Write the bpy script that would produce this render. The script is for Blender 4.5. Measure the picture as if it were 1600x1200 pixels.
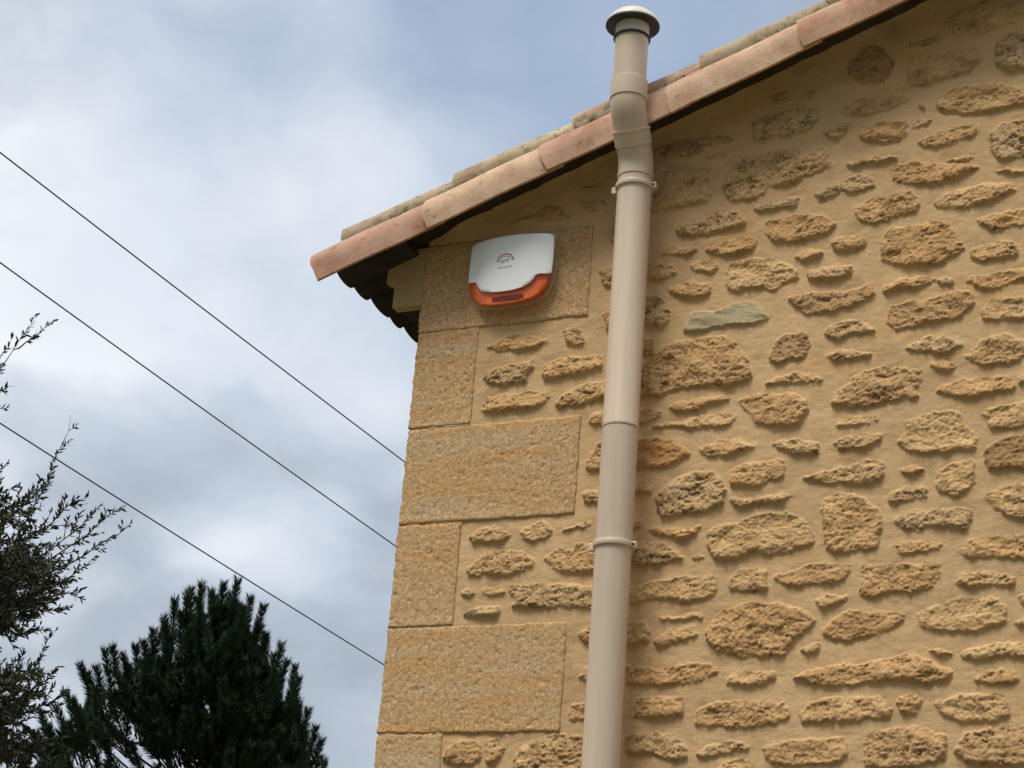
import bpy, bmesh, math, random
import numpy as np
from mathutils import Matrix, Vector
random.seed(7)
rng = np.random.default_rng(11)
S = bpy.context.scene
for o in list(bpy.data.objects): bpy.data.objects.remove(o)
C = S.collection

# ------------------------------------------------------------------ camera
F = 3000.0                      # focal length in pixels of the 1600 px wide photograph
PITCH, YAW, ROLL = [math.radians(a) for a in (21.29, 26.21, 4.685)]
fw = np.array([-math.sin(YAW)*math.cos(PITCH), math.cos(YAW)*math.cos(PITCH), math.sin(PITCH)])
r0 = np.array([math.cos(YAW), math.sin(YAW), 0.0]); u0 = np.cross(r0, fw)
RR = math.cos(ROLL)*r0 + math.sin(ROLL)*u0
UU = -math.sin(ROLL)*r0 + math.cos(ROLL)*u0
CAM = np.array([2.646, -4.708, 1.6])
cd = bpy.data.cameras.new('camera'); cam = bpy.data.objects.new('camera', cd); C.objects.link(cam)
cd.sensor_width = 36; cd.lens = 36*F/1600; cd.clip_start = 0.05; cd.clip_end = 2000
cam.matrix_world = Matrix(((RR[0], UU[0], -fw[0], CAM[0]), (RR[1], UU[1], -fw[1], CAM[1]), (RR[2], UU[2], -fw[2], CAM[2]), (0, 0, 0, 1)))
S.camera = cam
def ray(px, py): return fw*F + RR*(px-800) - UU*(py-600)
def at_y(px, py, y):            # the point of the plane y = const seen at a place of the photo
    d = ray(px, py); return CAM + (y-CAM[1])/d[1]*d
def at_d(px, py, dist):         # the point at a distance along the view
    d = ray(px, py); return CAM + d/np.linalg.norm(d)*dist

# ------------------------------------------------------------------ light
S.view_settings.view_transform = 'Standard'; S.view_settings.look = 'None'
S.view_settings.exposure = 0.10; S.view_settings.gamma = 1.0; S.view_settings.use_curve_mapping = False
SUN_EL, SUN_AZ = math.radians(64), math.radians(196)     # azimuth from +y towards +x
sd = Vector((math.sin(SUN_AZ)*math.cos(SUN_EL), math.cos(SUN_AZ)*math.cos(SUN_EL), math.sin(SUN_EL)))
sl = bpy.data.lights.new('sun', 'SUN'); sl.energy = 3.0; sl.angle = math.radians(24); sl.color = (1.0, 0.95, 0.88)
so = bpy.data.objects.new('sun', sl); C.objects.link(so); so.rotation_euler = sd.to_track_quat('Z', 'Y').to_euler()
W = bpy.data.worlds.new('World'); S.world = W; W.use_nodes = True
nt = W.node_tree; nt.nodes.clear(); N = nt.nodes.new; L = nt.links.new
def sky():
    out = N('ShaderNodeOutputWorld'); tc = N('ShaderNodeTexCoord')
    st = N('ShaderNodeTexSky'); st.sky_type = 'NISHITA'; st.sun_disc = False; st.sun_elevation = SUN_EL; st.sun_rotation = SUN_AZ
    st.air_density = 1.2; st.dust_density = 1.6
    b1 = N('ShaderNodeBackground'); L(st.outputs[0], b1.inputs[0]); b1.inputs[1].default_value = 0.15
    # wind-torn direction
    nz = N('ShaderNodeTexNoise'); nz.inputs['Scale'].default_value = 3.0; nz.inputs['Detail'].default_value = 5; nz.inputs['Roughness'].default_value = .55
    L(tc.outputs['Generated'], nz.inputs['Vector'])
    sub = N('ShaderNodeVectorMath'); sub.operation = 'SUBTRACT'; L(nz.outputs['Color'], sub.inputs[0]); sub.inputs[1].default_value = (.5, .5, .5)
    sc = N('ShaderNodeVectorMath'); sc.operation = 'SCALE'; L(sub.outputs[0], sc.inputs[0]); sc.inputs['Scale'].default_value = .20
    add = N('ShaderNodeVectorMath'); add.operation = 'ADD'; L(tc.outputs['Generated'], add.inputs[0]); L(sc.outputs[0], add.inputs[1])
    def noise(scale, detail, mapping=(1, 1, 1), loc=(0, 0, 0), rough=.5):
        mp = N('ShaderNodeMapping'); L(add.outputs[0], mp.inputs[0]); mp.inputs['Scale'].default_value = mapping; mp.inputs['Location'].default_value = loc
        mp.inputs['Rotation'].default_value = (0, math.radians(25), 0)
        t = N('ShaderNodeTexNoise'); t.inputs['Scale'].default_value = scale; t.inputs['Detail'].default_value = detail; t.inputs['Roughness'].default_value = rough
        L(mp.outputs[0], t.inputs['Vector']); return t.outputs['Fac']
    def math_(op, a, b, clamp=False):
        m = N('ShaderNodeMath'); m.operation = op; m.use_clamp = clamp
        for i, v in enumerate((a, b)):
            if isinstance(v, (int, float)): m.inputs[i].default_value = v
            else: L(v, m.inputs[i])
        return m.outputs[0]
    def blob(px, py, rad, amp):     # a soft mass of cloud standing in one direction of the sky
        d = ray(px, py); d = d/np.linalg.norm(d)
        vm = N('ShaderNodeVectorMath'); vm.operation = 'DISTANCE'; L(add.outputs[0], vm.inputs[0]); vm.inputs[1].default_value = tuple(d)
        mr = N('ShaderNodeMapRange'); mr.interpolation_type = 'SMOOTHERSTEP'; L(vm.outputs['Value'], mr.inputs['Value'])
        mr.inputs['From Min'].default_value = rad/F; mr.inputs['From Max'].default_value = 0.0
        mr.inputs['To Min'].default_value = 0.0; mr.inputs['To Max'].default_value = amp
        return mr.outputs['Result']
    v = math_('MULTIPLY', math_('SUBTRACT', noise(4.2, 6, (1, 1, 2.2), (3.1, 1.2, .4)), .5), 1.3)
    v = math_('ADD', v, math_('MULTIPLY', math_('SUBTRACT', noise(11.0, 4, (1, 1, 2.0), (1, 5, 2)), .5), .75))
    for b in CLOUDS: v = math_('ADD', v, blob(*b))
    v = math_('ADD', v, .50, True)
    cr = N('ShaderNodeValToRGB'); L(v, cr.inputs[0])
    e = cr.color_ramp.elements
    e[0].position = 0.0; e[0].color = (.335, .385, .46, 1)
    e[1].position = 1.0; e[1].color = (.86, .905, .945, 1)
    for p, c in ((.3, (.44, .495, .575, 1)), (.55, (.59, .65, .735, 1)), (.8, (.75, .795, .86, 1))):
        x = e.new(p); x.color = c
    b2 = N('ShaderNodeBackground'); L(cr.outputs[0], b2.inputs[0]); b2.inputs[1].default_value = 1.0
    f = math_('ADD', math_('MULTIPLY', math_('SUBTRACT', noise(3.5, 4, (1, 1, 1), (7, 2, 9)), .5), .5), .02)
    for b in BLUE: f = math_('ADD', f, blob(*b))
    f = math_('MINIMUM', math_('MAXIMUM', f, 0.0), .62)
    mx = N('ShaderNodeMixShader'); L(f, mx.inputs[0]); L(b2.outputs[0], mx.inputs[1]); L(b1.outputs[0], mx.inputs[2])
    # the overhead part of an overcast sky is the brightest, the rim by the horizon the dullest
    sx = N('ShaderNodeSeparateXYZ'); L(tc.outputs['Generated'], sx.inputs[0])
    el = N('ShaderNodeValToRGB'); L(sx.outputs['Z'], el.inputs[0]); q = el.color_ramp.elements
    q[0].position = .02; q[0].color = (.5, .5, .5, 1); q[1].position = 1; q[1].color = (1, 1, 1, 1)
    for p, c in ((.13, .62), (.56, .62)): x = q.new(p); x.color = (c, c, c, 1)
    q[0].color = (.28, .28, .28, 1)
    bk = N('ShaderNodeMapRange'); bk.interpolation_type = 'SMOOTHSTEP'; L(sx.outputs['Y'], bk.inputs['Value'])  # sky behind the camera dimmed low down, added to deepen shade on the wall
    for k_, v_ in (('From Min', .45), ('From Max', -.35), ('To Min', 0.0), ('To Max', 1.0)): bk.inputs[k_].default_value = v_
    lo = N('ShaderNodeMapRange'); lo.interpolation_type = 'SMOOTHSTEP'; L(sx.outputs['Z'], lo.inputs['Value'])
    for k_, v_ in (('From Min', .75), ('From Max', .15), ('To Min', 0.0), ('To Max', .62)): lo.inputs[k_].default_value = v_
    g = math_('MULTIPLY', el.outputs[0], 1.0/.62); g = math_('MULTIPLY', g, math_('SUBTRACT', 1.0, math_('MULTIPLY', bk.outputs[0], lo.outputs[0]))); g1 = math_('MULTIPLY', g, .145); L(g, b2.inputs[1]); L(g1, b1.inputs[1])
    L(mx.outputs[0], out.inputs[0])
CLOUDS = [(60, 250, 360, .34), (280, 330, 300, .18), (560, 260, 330, .24), (450, 745, 260, .42), (330, 800, 200, .20), (60, 560, 330, .22), (300, 40, 330, .10),
          (400, 640, 260, -.26), (120, 660, 200, -.16), (180, 500, 220, .10), (560, 560, 300, -.10), (250, 900, 420, -.22), (520, 1000, 380, -.20), (820, 210, 260, .05), (700, 120, 300, -.12), (110, 110, 200, -.10), (40, 300, 300, .2), (620, 300, 180, .2), (650, 420, 260, -.05)]
BLUE = [(330, 70, 300, .28), (200, 330, 260, .14), (640, 420, 240, .16), (860, 120, 420, .55), (1100, 20, 420, .5), (560, 90, 300, .22), (400, 430, 240, .12)]
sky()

# ------------------------------------------------------------------ helpers
def link(o, parent=None):
    C.objects.link(o)
    if parent is not None: o.parent = parent
    return o
def tag(o, label=None, cat=None, group=None, kind=None):
    if label: o['label'] = label
    if cat: o['category'] = cat
    if group: o['group'] = group
    if kind: o['kind'] = kind
    return o
def empty(name, loc=(0, 0, 0)):
    o = bpy.data.objects.new(name, None); o.location = loc; o.empty_display_size = .2
    return link(o)
def mesh(name, V, Fc, mat=None, parent=None, smooth=True, attr=None, world=False):
    """one mesh object from arrays; V in world coordinates, made relative to its parent's place"""
    V = np.asarray(V, float).reshape(-1, 3)
    me = bpy.data.meshes.new(name)
    off = np.zeros(3)
    p = parent
    while p is not None: off = off + np.array(p.location); p = p.parent
    V = V - off
    if isinstance(Fc, np.ndarray):
        k = Fc.shape[1]; n = len(Fc)
        me.vertices.add(len(V)); me.vertices.foreach_set('co', V.ravel())
        me.loops.add(n*k); me.loops.foreach_set('vertex_index', Fc.ravel().astype(np.int32))
        me.polygons.add(n); me.polygons.foreach_set('loop_start', np.arange(0, n*k, k, dtype=np.int32))
        me.update(calc_edges=True); me.validate()
    else:
        me.from_pydata([tuple(v) for v in V], [], [tuple(f) for f in Fc]); me.validate()
    if smooth: me.polygons.foreach_set('use_smooth', [True]*len(me.polygons))
    if attr is not None:
        a = me.color_attributes.new('Col', 'FLOAT_COLOR', 'POINT')
        col = np.ones((len(V), 4)); col[:, :attr.shape[1]] = attr; a.data.foreach_set('color', col.ravel())
    me.update()
    if mat: me.materials.append(mat)
    return link(bpy.data.objects.new(name, me), parent)
class MB:
    def __init__(s): s.v = []; s.f = []
    def add(s, V, Fc):
        b = len(s.v); s.v += [tuple(map(float, v)) for v in V]; s.f += [tuple(i+b for i in f) for f in Fc]
    def box(s, a, b):
        x0, y0, z0 = a; x1, y1, z1 = b
        s.add([(x0,y0,z0),(x1,y0,z0),(x1,y1,z0),(x0,y1,z0),(x0,y0,z1),(x1,y0,z1),(x1,y1,z1),(x0,y1,z1)],
              [(0,3,2,1),(4,5,6,7),(0,1,5,4),(1,2,6,5),(2,3,7,6),(3,0,4,7)])
    def tube(s, P, R, n=12, cap=True):
        P = [Vector(p) for p in P]; R = R if hasattr(R, '__len__') else [R]*len(P)
        rings = []; up = None
        for i, p in enumerate(P):
            t = (P[min(i+1, len(P)-1)]-P[max(i-1, 0)]).normalized()
            if up is None: up = t.orthogonal().normalized()
            up = (up - t*up.dot(t)).normalized(); w = t.cross(up)
            rings.append([p+(up*math.cos(2*math.pi*k/n)+w*math.sin(2*math.pi*k/n))*R[i] for k in range(n)])
        V = [v for r in rings for v in r]; Fc = []
        for i in range(len(P)-1):
            for k in range(n):
                Fc.append((i*n+k, i*n+(k+1) % n, (i+1)*n+(k+1) % n, (i+1)*n+k))
        if cap: Fc.append(tuple(range(n))[::-1]); Fc.append(tuple(range((len(P)-1)*n, len(P)*n)))
        s.add(V, Fc)
    def build(s, name, mat, parent=None, smooth=True, angle=None):
        o = mesh(name, s.v, s.f, mat, parent, smooth)
        if angle:
            m = o.modifiers.new('Edge Split', 'EDGE_SPLIT'); m.split_angle = math.radians(angle)
        return o
def hsh(ix, iy, s):
    h = (ix*374761393 + iy*668265263 + s*2246822519) & 0xffffffff
    h = ((h ^ (h >> 13))*1274126177) & 0xffffffff
    return ((h ^ (h >> 16)) & 0xffff)/65535.0
def vnoise(x, y, s=0):
    ix = np.floor(x).astype(np.int64); iy = np.floor(y).astype(np.int64)
    fx = x-ix; fy = y-iy; fx = fx*fx*(3-2*fx); fy = fy*fy*(3-2*fy)
    a = hsh(ix, iy, s); b = hsh(ix+1, iy, s); c = hsh(ix, iy+1, s); d = hsh(ix+1, iy+1, s)
    return ((a*(1-fx)+b*fx)*(1-fy) + (c*(1-fx)+d*fx)*fy)*2-1
def fbm(x, y, s=0, o=4, g=.5):
    t = 0; a = 1; n = 0
    for i in range(o):
        t = t + a*vnoise(x*2**i+i*17.3, y*2**i+i*9.1, s+i); n += a; a *= g
    return t/n
def ridged(x, y, s=0, o=3):
    t = 0; a = 1; n = 0
    for i in range(o):
        t = t + a*(1-2*np.abs(vnoise(x*2**i+i*7.3, y*2**i+i*3.1, s+i))); n += a; a *= .55
    return t/n
def sstep(a, b, x):
    t = np.clip((x-a)/(b-a), 0, 1); return t*t*(3-2*t)
def grid_faces(nx, nz):
    i = np.arange(nx-1); j = np.arange(nz-1); I, J = np.meshgrid(i, j); q = (J*nx+I).ravel()
    return np.stack([q, q+1, q+nx+1, q+nx], 1)

# ------------------------------------------------------------------ materials
class Mat:
    def __init__(s, name, rough=.8, spec=.3):
        s.m = bpy.data.materials.new(name); s.m.use_nodes = True; s.t = s.m.node_tree
        s.b = s.t.nodes['Principled BSDF']; s.b.inputs['Roughness'].default_value = rough
        s.b.inputs['Specular IOR Level'].default_value = spec; s.tc = s.t.nodes.new('ShaderNodeTexCoord')
    def n(s, t, **k):
        x = s.t.nodes.new(t)
        for a, b in k.items():
            if hasattr(x, a): setattr(x, a, b)
        return x
    def l(s, a, b): s.t.links.new(a, b)
    def noise(s, scale, detail=4, stretch=(1, 1, 1), rough=.5, loc=(0, 0, 0)):
        mp = s.n('ShaderNodeMapping'); s.l(s.tc.outputs['Object'], mp.inputs[0]); mp.inputs['Scale'].default_value = stretch; mp.inputs['Location'].default_value = loc
        x = s.n('ShaderNodeTexNoise'); x.inputs['Scale'].default_value = scale; x.inputs['Detail'].default_value = detail; x.inputs['Roughness'].default_value = rough
        s.l(mp.outputs[0], x.inputs['Vector']); return x.outputs['Fac']
    def voro(s, scale):
        x = s.n('ShaderNodeTexVoronoi'); x.inputs['Scale'].default_value = scale; s.l(s.tc.outputs['Object'], x.inputs['Vector']); return x
    def ramp(s, fac, stops, interp='LINEAR'):
        r = s.n('ShaderNodeValToRGB'); s.l(fac, r.inputs[0]); e = r.color_ramp.elements; r.color_ramp.interpolation = interp
        e[0].position, e[0].color = stops[0][0], (*stops[0][1], 1); e[1].position, e[1].color = stops[-1][0], (*stops[-1][1], 1)
        for p, c in stops[1:-1]: x = e.new(p); x.color = (*c, 1)
        return r.outputs[0]
    def mix(s, a, b, fac, mode='MIX'):
        x = s.n('ShaderNodeMix'); x.data_type = 'RGBA'; x.blend_type = mode
        for i, v in ((6, a), (7, b)):
            if isinstance(v, tuple): x.inputs[i].default_value = (*v, 1)
            else: s.l(v, x.inputs[i])
        if isinstance(fac, (int, float)): x.inputs[0].default_value = fac
        else: s.l(fac, x.inputs[0])
        return x.outputs[2]
    def color(s, c):
        if isinstance(c, tuple): s.b.inputs['Base Color'].default_value = (*c, 1)
        else: s.l(c, s.b.inputs['Base Color'])
        return s
    def bump(s, h, strength=.3, dist=.002):
        x = s.n('ShaderNodeBump'); x.inputs['Strength'].default_value = strength; x.inputs['Distance'].default_value = dist
        s.l(h, x.inputs['Height']); s.l(x.outputs[0], s.b.inputs['Normal']); return s
g3 = lambda v: (v, v, v)

def m_wall():
    m = Mat('rubble_and_lime_mortar', .95, .1)
    a = m.n('ShaderNodeVertexColor'); a.layer_name = 'Col'
    c = m.mix(a.outputs[0], m.ramp(m.noise(160, 5, rough=.7), [(.30, g3(.80)), (.5, g3(1)), (.72, g3(1.15))]), .7, 'MULTIPLY')
    c = m.mix(c, m.ramp(m.noise(420, 3), [(.3, g3(.8)), (.7, g3(1.2))]), .5, 'MULTIPLY')
    m.color(c); m.bump(m.noise(260, 6, rough=.7), .5, .0025); return m.m
def m_quoin():
    m = Mat('dressed_shelly_limestone', .92, .12)
    band = m.noise(9, 5, (.22, .35, 2.6), .55)
    c = m.ramp(band, [(.30, (.55, .315, .130)), (.44, (.55, .345, .165)), (.55, (.55, .375, .20)), (.72, (.54, .39, .225))])
    fine = m.noise(170, 3, (.75, .75, 1), .8)
    c = m.mix(c, m.ramp(fine, [(.33, g3(.42)), (.45, g3(.84)), (.55, g3(1.10)), (.67, g3(1.62))]), .72, 'MULTIPLY')
    sp = m.noise(230, 2, rough=.6)
    c = m.mix(c, m.ramp(sp, [(.30, (.18, .11, .06)), (.40, (1, 1, 1)), (.62, (1, 1, 1)), (.74, (1.7, 1.7, 1.75))]), .9, 'MULTIPLY')
    m.color(c); m.bump(m.noise(170, 6, rough=.8), .6, .0025); return m.m
def m_plain(name, c, rough=.8, spec=.3, var=.12, sc=8, bump=0):
    m = Mat(name, rough, spec)
    m.color(m.mix(c, m.ramp(m.noise(sc, 5), [(.3, g3(1-var)), (.7, g3(1+var))]), 1.0, 'MULTIPLY'))
    if bump: m.bump(m.noise(sc*14, 5), bump, .002)
    return m.m
def m_tile(name, moss=.0, shift=0):
    m = Mat(name, .88, .15)
    oi = m.n('ShaderNodeObjectInfo'); big = m.ramp(m.noise(4.5, 4, (1, 1, 1), .6, (shift+3, 0, 0)), [(.35, (.80, .70, .66)), (.55, (1, 1, 1)), (.7, (1.12, 1.15, 1.1))])
    base = m.mix(oi.outputs['Color'], big, 1.0, 'MULTIPLY')
    c = m.mix(base, m.ramp(m.noise(7, 6, (1, 1, 1), .6, (shift, 0, 0)), [(.30, (.66, .55, .48)), (.45, (.95, .92, .88)), (.6, (1.08, 1.1, 1.08)), (.72, (1.4, 1.5, 1.5))]), .9, 'MULTIPLY')
    c = m.mix(c, m.ramp(m.noise(90, 5, rough=.7), [(.3, g3(.82)), (.7, g3(1.15))]), .6, 'MULTIPLY')
    spots = m.ramp(m.noise(26, 5, rough=.65), [(.60-moss*.10, (0, 0, 0)), (.70-moss*.08, (1, 1, 1))])
    c = m.mix(c, (.20, .15, .09) if moss < .3 else (.21, .175, .10), m.mix((0, 0, 0), spots, .75+.2*moss))
    m.color(c); m.bump(m.noise(60, 6, rough=.7), .45, .004); return m.m
def m_bed():
    m = Mat('lichened_bedding_mortar', .95, .05)
    c = m.ramp(m.noise(24, 6, rough=.7), [(.35, (.16, .13, .075)), (.48, (.30, .255, .165)), (.6, (.36, .32, .22)), (.7, (.20, .19, .11))])
    m.color(c); m.bump(m.noise(180, 5), .6, .004); return m.m
M = {}
M['wall'] = m_wall(); M['quoin'] = m_quoin()
M['render'] = m_plain('smooth_lime_render', (.47, .33, .17), .95, .1, .08, 14, .4)
M['tile'] = m_tile('terracotta_tile'); M['tile2'] = m_tile('lichened_terracotta', .75, 5)
M['under'] = m_plain('shade_toned_underside', (.055, .047, .04), .95, .05, .3, 12, .3)  # shade under the tiles and eave put into this dark base colour
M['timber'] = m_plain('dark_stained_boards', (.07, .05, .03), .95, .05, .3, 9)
def m_pipe():
    m = Mat('beige_enamelled_pipe', .36, .4)
    c = m.mix((.66, .53, .395), m.ramp(m.noise(14, 5, (1, 1, .06), .6), [(.35, (.86, .85, .83)), (.55, (1, 1, 1)), (.7, (1.04, 1.04, 1.05))]), .8, 'MULTIPLY')
    c = m.mix(c, m.ramp(m.noise(60, 4, (1, 1, .5), .7), [(.62, (1, 1, 1)), (.74, (.72, .66, .58))]), .5, 'MULTIPLY')
    m.color(c); return m.m
M['pipe'] = m_pipe()
M['pipe2'] = m_plain('beige_pipe_socket', (.66, .535, .40), .42, .4, .04, 5)
M['cap'] = m_plain('cream_cowl_plastic', (.66, .61, .51), .45, .4, .03, 6)
M['dark'] = m_plain('dark_grey_fitting', (.045, .045, .048), .6, .3, .1, 20)  # dark grey for the collar ring, cowl base ring and screws
M['white'] = m_plain('white_siren_plastic', (.84, .85, .85), .30, .45, .02, 6)
M['trim'] = m_plain('cream_back_plate', (.58, .50, .38), .5, .4, .04, 8)
M['shell'] = m_plain('shadow_gap_plastic', (.05, .02, .015), .6, .3, .05, 8)
M['ink_red'] = m_plain('dull_red_print', (.42, .07, .08), .6, .2, .05)
M['ink_dark'] = m_plain('dark_print', (.06, .07, .08), .6, .2, .05)
M['ink_teal'] = m_plain('grey_green_print', (.20, .28, .29), .6, .2, .05)
M['cable'] = m_plain('weathered_black_cable', (.05, .052, .055), .7, .2, .1)
M['bark'] = m_plain('rough_grey_bark', (.10, .08, .062), .95, .05, .35, 14, .6)
def m_lens():
    m = Mat('amber_lens_plastic', .22, .5)
    m.color(m.mix((.74, .15, .030), m.ramp(m.noise(18, 3), [(.3, (.70, .55, .5)), (.7, (1.25, 1.2, 1.1))]), .7, 'MULTIPLY'))
    m.b.inputs['Subsurface Weight'].default_value = .0; m.b.inputs['Coat Weight'].default_value = .3
    return m.m
M['lens'] = m_lens()
def m_leaf(name, c1, c2, spec=.2):
    m = Mat(name, .7, spec)
    a = m.n('ShaderNodeVertexColor'); a.layer_name = 'Col'
    m.color(m.ramp(a.outputs[0], [(0, c1), (1, c2)])); return m.m
M['needle'] = m_leaf('pine_needles', (.012, .028, .014), (.050, .080, .036), .08)
M['leaf'] = m_leaf('small_evergreen_leaves', (.020, .026, .014), (.10, .115, .062), .15)
def m_ground():
    m = Mat('dry_grass_and_soil', .95, .1)
    m.color(m.ramp(m.noise(.8, 8, rough=.7), [(.35, (.06, .07, .03)), (.5, (.12, .11, .06)), (.7, (.19, .16, .10))]))
    m.bump(m.noise(9, 6), .5, .03); return m.m
M['ground'] = m_ground()

# ------------------------------------------------------------------ ground
tag(mesh('ground', [(-600, -600, 0), (600, -600, 0), (600, 600, 0), (-600, 600, 0)], [(0, 1, 2, 3)], M['ground'], smooth=False), kind='structure')
pv = MB(); pv.box((-1.2, -1.6, -.1), (9, -.02, .06)); tag(pv.build('path', m_plain('unseen_bounce_paving', (.11, .10, .085), .9, .1, .12, 4, .3), smooth=False), kind='structure')  # unseen paving strip added for ground bounce, kept dark

# ------------------------------------------------------------------ house
house = empty('stone_house', (0, 0, 0))
tag(house, 'ochre rubble stone gable end with dressed corner blocks and a tiled roof edge', 'house')
TH = math.radians(19.65); TAN = math.tan(TH); COS = math.cos(TH); SIN = math.sin(TH)
def z_low(x): return 3.995 + TAN*(x+.305)          # lower edge of the verge tiles
def rk(s, y, n):                                   # point: s along the rake, n square to it
    return (-.292 + s*COS - n*SIN, y, 3.983 + s*SIN + n*COS)
X1, RIDGE = 7.6, 3.9

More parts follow.
